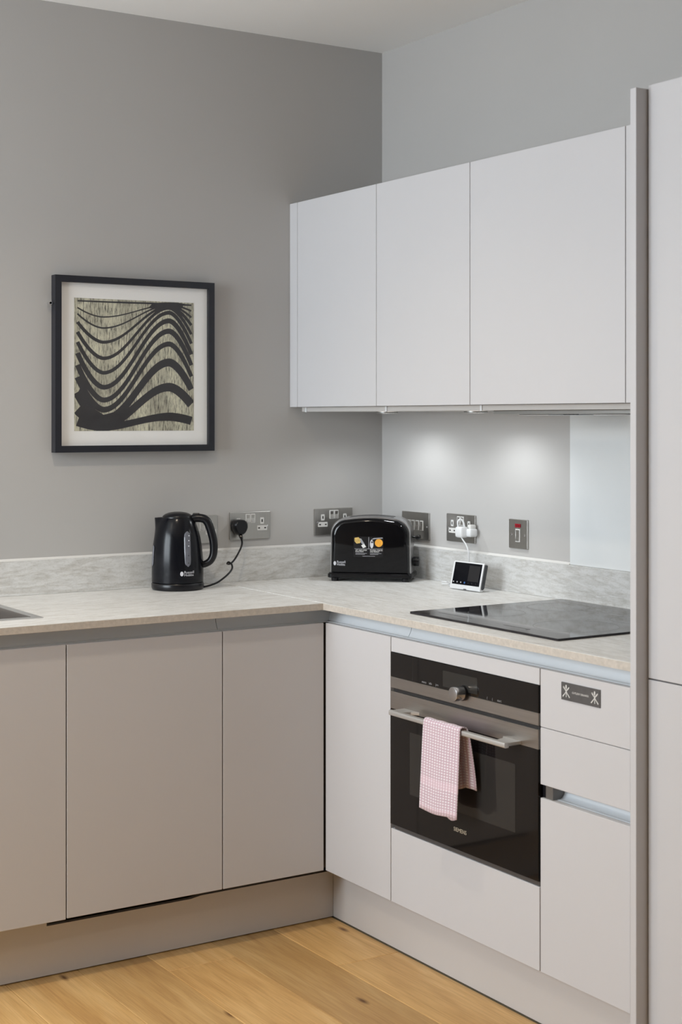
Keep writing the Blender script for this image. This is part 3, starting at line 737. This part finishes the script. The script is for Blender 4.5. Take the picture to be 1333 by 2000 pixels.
for k in range(4): rocker(t, -.0345+k*.0235, .001, .0175, .032, STEELV, OFFWH)
t = thing('cooker_switch', 'square metal cooker switch with a red light left of the splashback', 'switch', (.7200, .0, 1.0805), 0)
plate(t, .086); rocker(t, 0, -.004, .0205, .038)
bm = NB(); prism(bm, rrect(-.0125, .0125, .0195, .0300, .001, 2), 1, -.0075, -.0050); obj('neon_light', bm, RED, t, False, True)
for s in (-1, 0, 1): obj('marking', box(s*.0065-.0014, s*.0065+.0014, -.0078, -.0074, .0225, .0265), mat('neon_marking', (.12, .004, .01), .3), t, False, True)

# ------------------------------------------------------------------ kettle
KC = (.0925, -.8030, ZW); KR = math.atan2(math.cos(PSI), math.sin(PSI))    # handle side faces right of the picture
def ring_xy(rl, rr, ry, z, n=56, spout=0.0, sw=.32):
    out = []
    for k in range(n):
        a = 2*PI*k/n; c = math.cos(a); s = math.sin(a)
        rx = rr if c > 0 else rl
        x, y = rx*c, ry*s
        d = abs(math.atan2(s, -c))
        if spout: x -= spout*math.exp(-(d/sw)**2)
        out.append((x, y, z))
    return out
t = thing('kettle_stand', 'round black power stand under the kettle with its cord and plug', 'kettle stand', KC, KR)
bm = NB(); loft(bm, [ring_xy(.070, .070, .070, .0), ring_xy(.0765, .0765, .0765, .002), ring_xy(.0785, .0785, .0785, .007), ring_xy(.0785, .0785, .0785, .018), ring_xy(.0765, .0765, .0765, .0210)])
obj('disc', bm, BLKPLAST, t, True, True)
t2 = thing('kettle', 'black cordless kettle with a tall grey water window on the worktop', 'kettle', (KC[0], KC[1], ZW+.0216), KR)
bm = NB(); rings = []
prof = [(.0000, .0745, .0740, 0), (.0015, .0775, .0770, 0), (.030, .0775, .0775, 0), (.060, .0770, .0770, 0), (.090, .0755, .0745, 0), (.115, .0732, .0715, 0), (.135, .0700, .0680, .000), (.150, .0668, .0640, .0015), (.163, .0625, .0598, .005), (.175, .0580, .0553, .0100), (.184, .0540, .0515, .0145), (.190, .0510, .0480, .018), (.1925, .0490, .0465, .0195)]
for z, rl, rr, sp in prof: rings.append(ring_xy(rl, rr, (rl+rr)/2*.97, z, spout=sp))
rings.append(ring_xy(.0465, .0440, .0440, .1925, spout=.016)); rings.append(ring_xy(.0455, .0430, .0430, .186, spout=.014))
bd = NB(); loft(bd, rings); body = obj('body', bd, BLKSATIN, t2, True, True)
bm = NB(); loft(bm, [ring_xy(.0462, .0445, .0448, .1870), ring_xy(.0462, .0445, .0448, .1945), ring_xy(.044, .0425, .043, .1985), ring_xy(.037, .036, .037, .2035), ring_xy(.026, .026, .026, .2075), ring_xy(.012, .012, .012, .2098)])
obj('lid', bm, BLKPLAST, t2, True, True)
hp = catmull([(.036, 0, .182), (.050, 0, .190), (.066, 0, .191), (.082, 0, .187), (.092, 0, .174), (.1005, 0, .150), (.1065, 0, .125), (.1085, 0, .100), (.106, 0, .078), (.097, 0, .062), (.083, 0, .0535), (.070, 0, .050)], 6)
rr = [.0125+.0015*math.sin(PI*i/(len(hp)-1)) - .003*(i/(len(hp)-1)) for i in range(len(hp))]
bm = NB(); tube(bm, hp, rr, 16); obj('handle', bm, BLKPLAST, t2, True, True)
obj('lid_button', box(.045, .066, -.008, .008, .1985, .2060, bev=.003, seg=2), BLKPLAST, t2, False, True)
# surface patch on the kettle body, for the window, and the logo
def kr(z):
    for (z0, a0, b0, _), (z1, a1, b1, _) in zip(prof, prof[1:]):
        if z0 <= z <= z1:
            f = (z-z0)/(z1-z0); return (a0+(a1-a0)*f, b0+(b1-b0)*f)
    return prof[-1][1:3]
def onk(x, z, off):
    rl, rr_ = kr(z); rx = rr_ if x > 0 else rl; ry = (rl+rr_)/2*.97
    return Vector((x*(1+off/rx), -ry*math.sqrt(max(0, 1-(x/rx)**2))-off, z))
bm = NB(); n = 16; R = []
for j in range(n+1):
    q = j/n; z = .051+q*.104
    cx = .038-.004*q; w = (.0075+.0022*math.sin(PI*min(1, .5*q+.25))) * math.sqrt(max(.02, 1-(2*abs(q-.5))**10))
    R.append([bm.verts.new(onk(cx+w*(i/4-1), z, .0012 if i not in (0, 8) else -.0006)) for i in range(9)])
for a, b in zip(R, R[1:]):
    for i in range(8): bm.faces.new((a[i], a[i+1], b[i+1], b[i]))
wd = obj('water_window', bm, LEVEL, t2, True, True, label='smoked grey water level window')
for z in (.062, .084, .112, .128, .142):
    p = onk(.0385, z, .0016); obj('level_mark', cyl(NB(), p, .0016, .0012, 1, 10), LOGO if z > .1 else HOLE, wd, False, True)
# second window edge on the far left flank
bm = NB(); R = []
for j in range(13):
    q = j/12; z = .050+q*.062; w = .006*math.sqrt(max(.02, 1-(2*abs(q-.5))**6)); rl = kr(z)[0]
    row_ = []
    for i in range(5):
        a = math.radians(203+w*(i/2-1)/.006*6); row_.append(bm.verts.new(((rl+.001)*math.cos(a), (rl*.97+.001)*math.sin(a), z)))
    R.append(row_)
for a, b in zip(R, R[1:]):
    for i in range(4): bm.faces.new((a[i], a[i+1], b[i+1], b[i]))
obj('water_window', bm, LEVEL, t2, True, True)
def wrap(bmx, f):
    for v in bmx.verts: v.co = f(v.co)
    return bmx
lg = NB()
for k, (s, z) in enumerate((('Russell', .0345), ('Hobbs', .0265))):
    tb = text_bm(s, .0105, .0001, 'LEFT', sx=.95); wrap(tb, lambda c, z=z: onk(.0265+c.x, z+c.y, .0008+c.z))
    me = bpy.data.meshes.new('x'); tb.to_mesh(me); tb.free(); lg.from_mesh(me); bpy.data.meshes.remove(me)
obj('lettering', lg, LOGO, body, False, True)
bm = NB(); vs = [bm.verts.new(onk(.0200+.0048*math.cos(2*PI*k/20), .0305+.0068*math.sin(2*PI*k/20), .0009)) for k in range(20)]; bm.faces.new(vs)
obj('emblem', bm, LOGO, body, False, True)
# cord and plug (world coordinates)
def at_wall(u, v, off):        # a point on the plane x = off seen at pixel (u, v) of the photograph
    tt = (u-666.5)/2972.67; c, s = math.cos(PSI), math.sin(PSI); dx, dy = -c+tt*s, s+tt*c
    k = (off-4.2044)/dx; yy = -2.8444+k*dy; return Vector((off, yy, 1.4183+(818.19-v)*k/2972.67))
cp_ = [at_wall(396, 1146.5, .118), at_wall(408, 1144, .122), at_wall(425, 1137.5, .122), at_wall(443, 1124, .115), at_wall(453, 1112, .100), at_wall(453, 1103, .085), at_wall(447, 1098, .078), at_wall(444, 1101, .066), at_wall(450, 1101, .060), at_wall(459, 1092, .055), at_wall(470, 1072, .045), at_wall(473, 1060, .040), at_wall(471, 1048, .038)]
cp_ = [Vector(p) for p in cp_]
for p in cp_: p.z = max(p.z, ZW+.0035)
cd = obj('cord', tube(NB(), catmull(cp_, 8), .0029, 10), BLKPLAST, t, True)
pc = at_wall(469, 1030, .022)
bm = NB(); rings = []
for x, s in ((.0075, .93), (.010, 1.0), (.024, 1.0), (.032, .93), (.0355, .78)):
    ring = []
    for k in range(24):
        a = 2*PI*k/24; cx, cz = math.cos(a), math.sin(a)
        e = .72; px = .0245*s*math.copysign(abs(cx)**e, cx); pz = .0245*s*math.copysign(abs(cz)**e, cz)
        if pz < 0: px *= 1-.35*(-pz/.0245)
        ring.append((x, pc.y+px, pc.z+pz))
    rings.append(ring)
loft(bm, rings); plug = obj('plug', bm, BLKPLAST, t, True)
bm = NB(); tube(bm, [Vector((.022, pc.y+.001, pc.z-.022)), Vector((.028, pc.y+.002, pc.z-.034)), cp_[-1]], [.0065, .0052, .0038], 12); obj('cord_grip', bm, BLKPLAST, plug, True)

# ------------------------------------------------------------------ toaster (local: x along its long side, front is -y, origin at base centre)
TD = Vector((.177, .194)).normalized(); TR = math.atan2(TD.y, TD.x)
fc = Vector((.2375, -.2090)); bk = Vector((-TD.y, TD.x))
tcn = fc+bk*.070
t = thing('toaster', 'glossy black two-slice toaster with a sticker, in the worktop corner', 'toaster', (tcn.x, tcn.y, ZW), TR)
def arch(w, z0, z1, rc, crown=.0, n=12, flare=0.0):
    """half-width w; rounded shoulders of radius rc; slightly crowned top"""
    pts = [(-w-flare, z0), (-w, z1-rc-.02)]
    for k in range(n+1):
        a = PI-(PI/2)*k/n; pts.append((-w+rc+rc*math.cos(a), z1-rc+rc*math.sin(a)-crown))
    m = 8
    for k in range(1, m):
        x = (-w+rc)+(2*(w-rc))*k/m; pts.append((x, z1-crown*(x/(w-rc))**2))
    for k in range(n+1):
        a = PI/2-(PI/2)*k/n; pts.append((w-rc+rc*math.cos(a), z1-rc+rc*math.sin(a)-crown))
    pts += [(w, z1-rc-.02), (w+flare, z0)]
    return pts
def lo_prism(outer, ys):
    """stack the same outline at several y with inset amounts (rounded front edge)"""
    bm = NB(); cxz = (0, .10); rings = []
    for y, s in ys:
        rings.append([(p[0]*s, y, cxz[1]+(p[1]-cxz[1])*s) for p in outer])
    loft(bm, rings); return bm
OA = arch(.1265, .026, .204, .050, .006, flare=.002)
obj('shell', lo_prism(OA, [(-.050, .985), (-.046, 1.0), (.046, 1.0), (.050, .985)]), SHELL, t, True, True, label='polished steel wrap-around shell')
IA = arch(.1235, .024, .1990, .048, .006, flare=.002)
fp = obj('front_panel', lo_prism(IA, [(-.068, .88), (-.0665, .93), (-.0625, .965), (-.056, .990), (-.0495, 1.0)]), BLKGLOSS, t, True, True)
obj('back_panel', lo_prism(IA, [(.0495, 1.0), (.056, .990), (.0625, .965), (.0665, .93)]), BLKGLOSS, t, True, True)
bm = NB(); rings = []
for z, g in ((.0095, -.004), (.012, 0), (.022, 0), (.0265, -.004)):
    rings.append([(p[0], p[1], z) for p in rrect(-.1345-g, .1345+g, -.070-g, .068+g, .014, 5)])
loft(bm, rings); obj('base', bm, BLKGLOSS, t, True, True)
for x in (-.112, .112):
    for yy in (-.055, .052): obj('foot', cyl(NB(), (x, yy, .005), .011, .0098, 2, 20, r2=.012), BLKPLAST, t, True, True)
for yy in (-.020, .020):
    bm = NB(); tp = [(x*.0094-.0705, .2044-.006*((x*.0094-.0705)/.0765)**2) for x in range(16)]
    prism(bm, tp+[(p[0], p[1]-.003) for p in tp[::-1]], 1, yy-.010, yy+.010); obj('slot', bm, HOLE, t, False, True)
bm = NB(); bx(bm, .1265, .150, -.006, .006, .134, .140, bev=.002); bx(bm, .138, .152, -.016, .016, .130, .143, bev=.004, seg=2); obj('lever', bm, BLKPLAST, t, False, True)
kb = obj('browning_dial', cyl(NB(), (.139, 0, .060), .015, .020, 0, 28, bev=.003), BLKPLAST, t, True, True)
# printed sticker on the front
fy = -.0683
stk = obj('sticker', box(-.050, .044, fy-.0004, fy, .077, .141), STICK, t, False, True, label='square promotional sticker with toast and egg pictures')
def disc(cx, cz, rx, rz, m, name, y=fy-.0006):
    bm = NB(); prism(bm, [(cx+rx*math.cos(2*PI*k/24), cz+rz*math.sin(2*PI*k/24)) for k in range(24)], 1, y-.0001, y+.0001); obj(name, bm, m, stk, False, True)
def bar_(x0, x1, z0, z1, m, name='print_bar', y=fy-.0006): obj(name, box(x0, x1, y-.0001, y+.0001, z0, z1), m, stk, False, True)
bm = NB(); prism(bm, [(-.047, .137), (-.034, .139), (-.026, .130), (-.029, .121), (-.040, .119), (-.047, .126)], 1, fy-.0007, fy-.0005); obj('toast_picture', bm, BREAD, stk, False, True)
bm = NB(); prism(bm, [(-.030, .136), (-.025, .134), (-.015, .118), (-.020, .114), (-.028, .124)], 1, fy-.0009, fy-.0007); obj('toast_crust', bm, GREYPR, stk, False, True)
bm = NB(); prism(bm, [(-.026, .114), (-.016, .118), (-.010, .109), (-.020, .105)], 1, fy-.0010, fy-.0008); obj('slot_picture', bm, LETTER, stk, False, True)
disc(.030, .122, .0125, .0125, EGG, 'egg_picture'); disc(.0075, .118, .0055, .013, LOGO, 'dial_picture'); disc(.0085, .124, .003, .003, HOLE, 'dial_mark', fy-.0009)
bm = NB(); prism(bm, [(.004, .131), (.014, .137), (.042, .139), (.042, .136), (.018, .134)], 1, fy-.0007, fy-.0005); obj('rim_picture', bm, GREYPR, stk, False, True)
bar_(-.0025, -.0010, .104, .140, GREYPR, 'divider'); bar_(-.047, .043, .1025, .1037, GREYPR, 'divider')
for s, x, z, h in (('LIFT AND LOOK', -.044, .0985, .0062), ('FUNCTION', -.044, .0938, .0062), ('FROZEN, CANCEL', .002, .0985, .0062), ('AND REHEAT', .002, .0938, .0062)):
    obj('sticker_lettering', face_text(text_bm(s, h, .0001, 'LEFT', sx=.80), (x, fy-.0007, z)), LETTER, stk, False, True)
for x0, x1, z in ((-.044, -.008, .0888), (-.044, -.014, .0858), (.002, .038, .0888), (.002, .028, .0858), (-.022, .018, .0800)):
    bar_(x0, x1, z-.0006, z+.0006, GREYPR, 'fine_print')
lg = NB()
for s, z in (('Russell', .0605), ('Hobbs', .0525)):
    tb = face_text(text_bm(s, .0105, .0001, 'LEFT', sx=.95), (-.1035, fy+.0002, z)); me = bpy.data.meshes.new('x'); tb.to_mesh(me); tb.free(); lg.from_mesh(me); bpy.data.meshes.remove(me)
obj('lettering', lg, LOGO, fp, False, True)
bm = NB(); prism(bm, [(-.1100+.0042*math.cos(2*PI*k/20), .0565+.0065*math.sin(2*PI*k/20)) for k in range(20)], 1, fy, fy+.0004); obj('emblem', bm, LOGO, fp, False, True)

# ------------------------------------------------------------------ smart display (local: front leans back, front is -y)
t = thing('smart_display', 'small white tilted smart display with a dark screen, left of the hob', 'smart display', (.596, -.0830, ZW), math.radians(4))
W2, HH, TH = .068, .083, .0155
tilt = Matrix.Translation(Vector((0, -.026, .0035))) @ Matrix.Rotation(math.radians(-13), 4, 'X')
def tl(bm): bmesh.ops.transform(bm, matrix=tilt, verts=bm.verts); return bm
bm = NB(); prism(bm, [(.002, .0), (.0, .003), (.0, HH-.003), (.002, HH), (TH-.002, HH), (TH, HH-.004), (TH, .008), (TH-.006, .0)], 0, -W2, W2-.0015); cs = obj('case', tl(bm), WHITE, t, True, True)
bm = NB(); prism(bm, [(.0045, .006), (.0028, .011), (.0028, HH-.006), (.0045, HH-.003), (TH-.0025, HH-.003), (TH-.0015, HH-.006), (TH-.0015, .011), (TH-.006, .006)], 0, W2-.0015, W2+.0006); obj('speaker_cloth', tl(bm), DARKGREY, t, True, True, label='dark grey fabric side')
sc = obj('screen', tl(box(-W2+.007, W2-.008, -.0008, .0006, .0135, HH-.0035, bev=.0004)), SCRB, t, False, True)
obj('screen_panel', tl(box(.006, W2-.014, -.0010, -.0008, .026, HH-.010)), SCRG, sc, False, True)
for k in range(7):
    x = -.0545+k*.0165
    bm = NB(); cyl(bm, (x, -.0011, .0205), (.0021 if k != 3 else .0032), .0004, 1, 14); obj('icon', tl(bm), ICON if k < 3 else (ICONB if k == 3 else SCRG), sc, False, True)
bm = NB(); prism(bm, [(-.016, .0015), (.022, .0015), (.019, .010), (-.006, .035)], 0, -W2+.030, W2-.040); obj('stand', bm, WHITE, t, False, True)
obj('front_notch', tl(box(-.006, .006, -.0004, .0004, .0002, .0022)), HOLE, t, False, True)
# white adaptor + lead
t = thing('plug_adaptor', 'white plug adaptor in the socket with a thin lead dropping behind the display', 'adaptor', (.4925, -.008, 1.078))
obj('housing', box(.4800, .5320, -.038, -.0080, 1.0600, 1.0850, bev=.006, seg=3), WHITE, t, True)
obj('plug_block', box(.4790, .5130, -.058, -.028, 1.0575, 1.0905, bev=.007, seg=3), WHITE, t, True)
obj('top_socket', box(.505, .524, -.030, -.0080, 1.083, 1.0965, bev=.004, seg=2), OFFWH, t, True)
bm = NB(); tube(bm, catmull([(.487, -.050, 1.088), (.490, -.053, 1.105), (.494, -.046, 1.113), (.499, -.040, 1.106), (.502, -.036, 1.088)], 6), .0028, 8); obj('cord_loop', bm, WHITE, t, True)
bm = NB(); tube(bm, catmull([(.502, -.050, 1.060), (.512, -.050, 1.051), (.529, -.050, 1.036), (.537, -.048, 1.015), (.533, -.044, .985), (.532, -.038, .95), (.538, -.034, .925), (.550, -.036, ZW+.012), (.570, -.044, ZW+.016)], 7), .0021, 8); obj('lead', bm, WHITE, t, True)
bm = NB(); tube(bm, catmull([(.530, -.052, ZW+.006), (.495, -.060, ZW+.004)] + [tuple(Vector((.457+.015*math.cos(a), -.072+.012*math.sin(a), ZW+.0030+.0009*k))) for k, a in enumerate([x*1.0 for x in range(13)])], 5), .0020, 8)
tag(origin_to(obj('cable_coil', bm, WHITE, None, True), (.457, -.072, ZW)), 'little bundle of white cable lying left of the smart display', 'cable')

# ------------------------------------------------------------------ picture
Y0, Y1, Z0, Z1, FD = -1.1675, -.6460, 1.3200, 1.8380, .032
t = thing('framed_print', 'square black-framed abstract print of dark waves on the grey wall', 'picture', (0.002, (Y0+Y1)/2, (Z0+Z1)/2))
fw = .0195
for nm, pts in (('bottom', [(Y0, Z0), (Y1, Z0), (Y1-fw, Z0+fw), (Y0+fw, Z0+fw)]), ('top', [(Y0, Z1), (Y0+fw, Z1-fw), (Y1-fw, Z1-fw), (Y1, Z1)]),
                ('l', [(Y0, Z0), (Y0+fw, Z0+fw), (Y0+fw, Z1-fw), (Y0, Z1)]), ('r', [(Y1, Z0), (Y1, Z1), (Y1-fw, Z1-fw), (Y1-fw, Z0+fw)])):
    bm = NB(); prism(bm, pts, 0, .002, FD); obj('frame_rail', bm, FRAME, t)
obj('backing', box(.002, .006, Y0+.004, Y1-.004, Z0+.004, Z1-.004), BLKPLAST, t)
A0, A1, B0, B1 = -1.1033, -.7117, 1.3826, 1.7743
bm = box(.0165, .0180, Y0+fw-.001, Y1-fw+.001, Z0+fw-.001, Z1-fw+.001); mt = obj('mount', bm, MATB, t)
ar = obj('print', box(.0181, .0186, A0, A1, B0, B1), ART, t)
ribs = [  # left, trough, crest, right (zoomed-photo rows), width at left/trough, width at crest/right, order of drawing
    (295, 365, 280, 325, 9, 12), (340, 445, 283, 372, 11, 14), (400, 548, 290, 428, 22, 20), (472, 665, 302, 494, 25, 24), (545, 770, 336, 562, 26, 28),
    (625, 875, 395, 640, 34, 36), (712, 968, 470, 718, 36, 38), (800, 1038, 563, 800, 42, 36), (905, 1112, 697, 895, 70, 58), (1030, 1140, 876, 1005, 80, 62), (1122, 1160, 1091, 1122, 66, 60)]
def artpt(x, y):
    s = (x-242)/868; top = 223+44*s; tt = (y-top)/(1192-top); return (A0+s*(A1-A0), B1-tt*(B1-B0))
def ribbon(i, pts, ws):
    bm = NB(); V = []
    n = len(pts)
    for k, (x, y) in enumerate(pts):
        a, b = pts[max(k-1, 0)], pts[min(k+1, n-1)]; d = Vector((b[0]-a[0], b[1]-a[1])).normalized(); nx_, ny_ = -d.y, d.x
        for s in (-.5, .5):
            q = artpt(min(max(x+nx_*ws[k]*s, 243), 1108), min(max(y+ny_*ws[k]*s, 228+44*(x-242)/868), 1191)); V.append((q[0], q[1]))
    xo = .01875+i*.00004
    vv = [bm.verts.new((xo, p[0], p[1])) for p in V]
    for k in range(n-1): bm.faces.new((vv[2*k], vv[2*k+1], vv[2*k+3], vv[2*k+2]))
    obj('wave_band', bm, INK, ar)
for i, (l, tr, cr, rt, w0, w1) in enumerate(ribs):
    pts, ws = [], []
    N_ = 66
    for k in range(N_+1):
        x = 264+(1092-264)*k/N_
        if x < 448: q = (448-x)/184; y = tr-(tr-l)*q**1.75
        elif x < 925: q = (x-448)/477; y = tr+(cr-tr)*(.5-.5*math.cos(PI*q))
        else: q = (x-925)/167; y = cr+(rt-cr)*q**1.65
        f = min(1, max(0, (x-448)/477)); pts.append((x, y)); ws.append((w0+(w1-w0)*f)*(1-.27*math.sin(PI*f))*(1-(.22*max(0, (x-925)/167) if 2 < i < 9 else 0))+1)
    ribbon(i, pts, ws)
ribbon(12, [(264, 246), (500, 257), (800, 268), (1092, 283)], [10, 11, 13, 12])
# solid ink where the bands run together
def blob(pts, i):
    bm = NB(); bm.faces.new([bm.verts.new((.01875+i*.00004,)+artpt(*p)) for p in pts]); obj('ink_patch', bm, INK, ar)
blob([(800, 268), (860, 262), (920, 261), (980, 263), (1040, 272), (1020, 305), (985, 318), (925, 312), (870, 318), (830, 312), (770, 300)], 14)
blob([(272, 900), (300, 850), (330, 940), (380, 1030), (448, 1075), (520, 1055), (600, 1000), (640, 1035), (625, 1100), (448, 1150), (292, 1100)], 15)
obj('glass', box(.0225, .0240, Y0+fw-.0005, Y1-fw+.0005, Z0+fw-.0005, Z1-fw+.0005), PANE, t)
bm = NB(); cyl(bm, (.012, -1.178, 1.7555), .0035, .022, 0, 14); cyl(bm, (.021, -1.178, 1.7555), .0058, .004, 0, 14, bev=.001)
tag(origin_to(obj('wall_hook', bm, CHROME, None, True), (0, -1.178, 1.7555)), 'tiny metal screw hook on the wall at the left edge of the frame', 'hook')
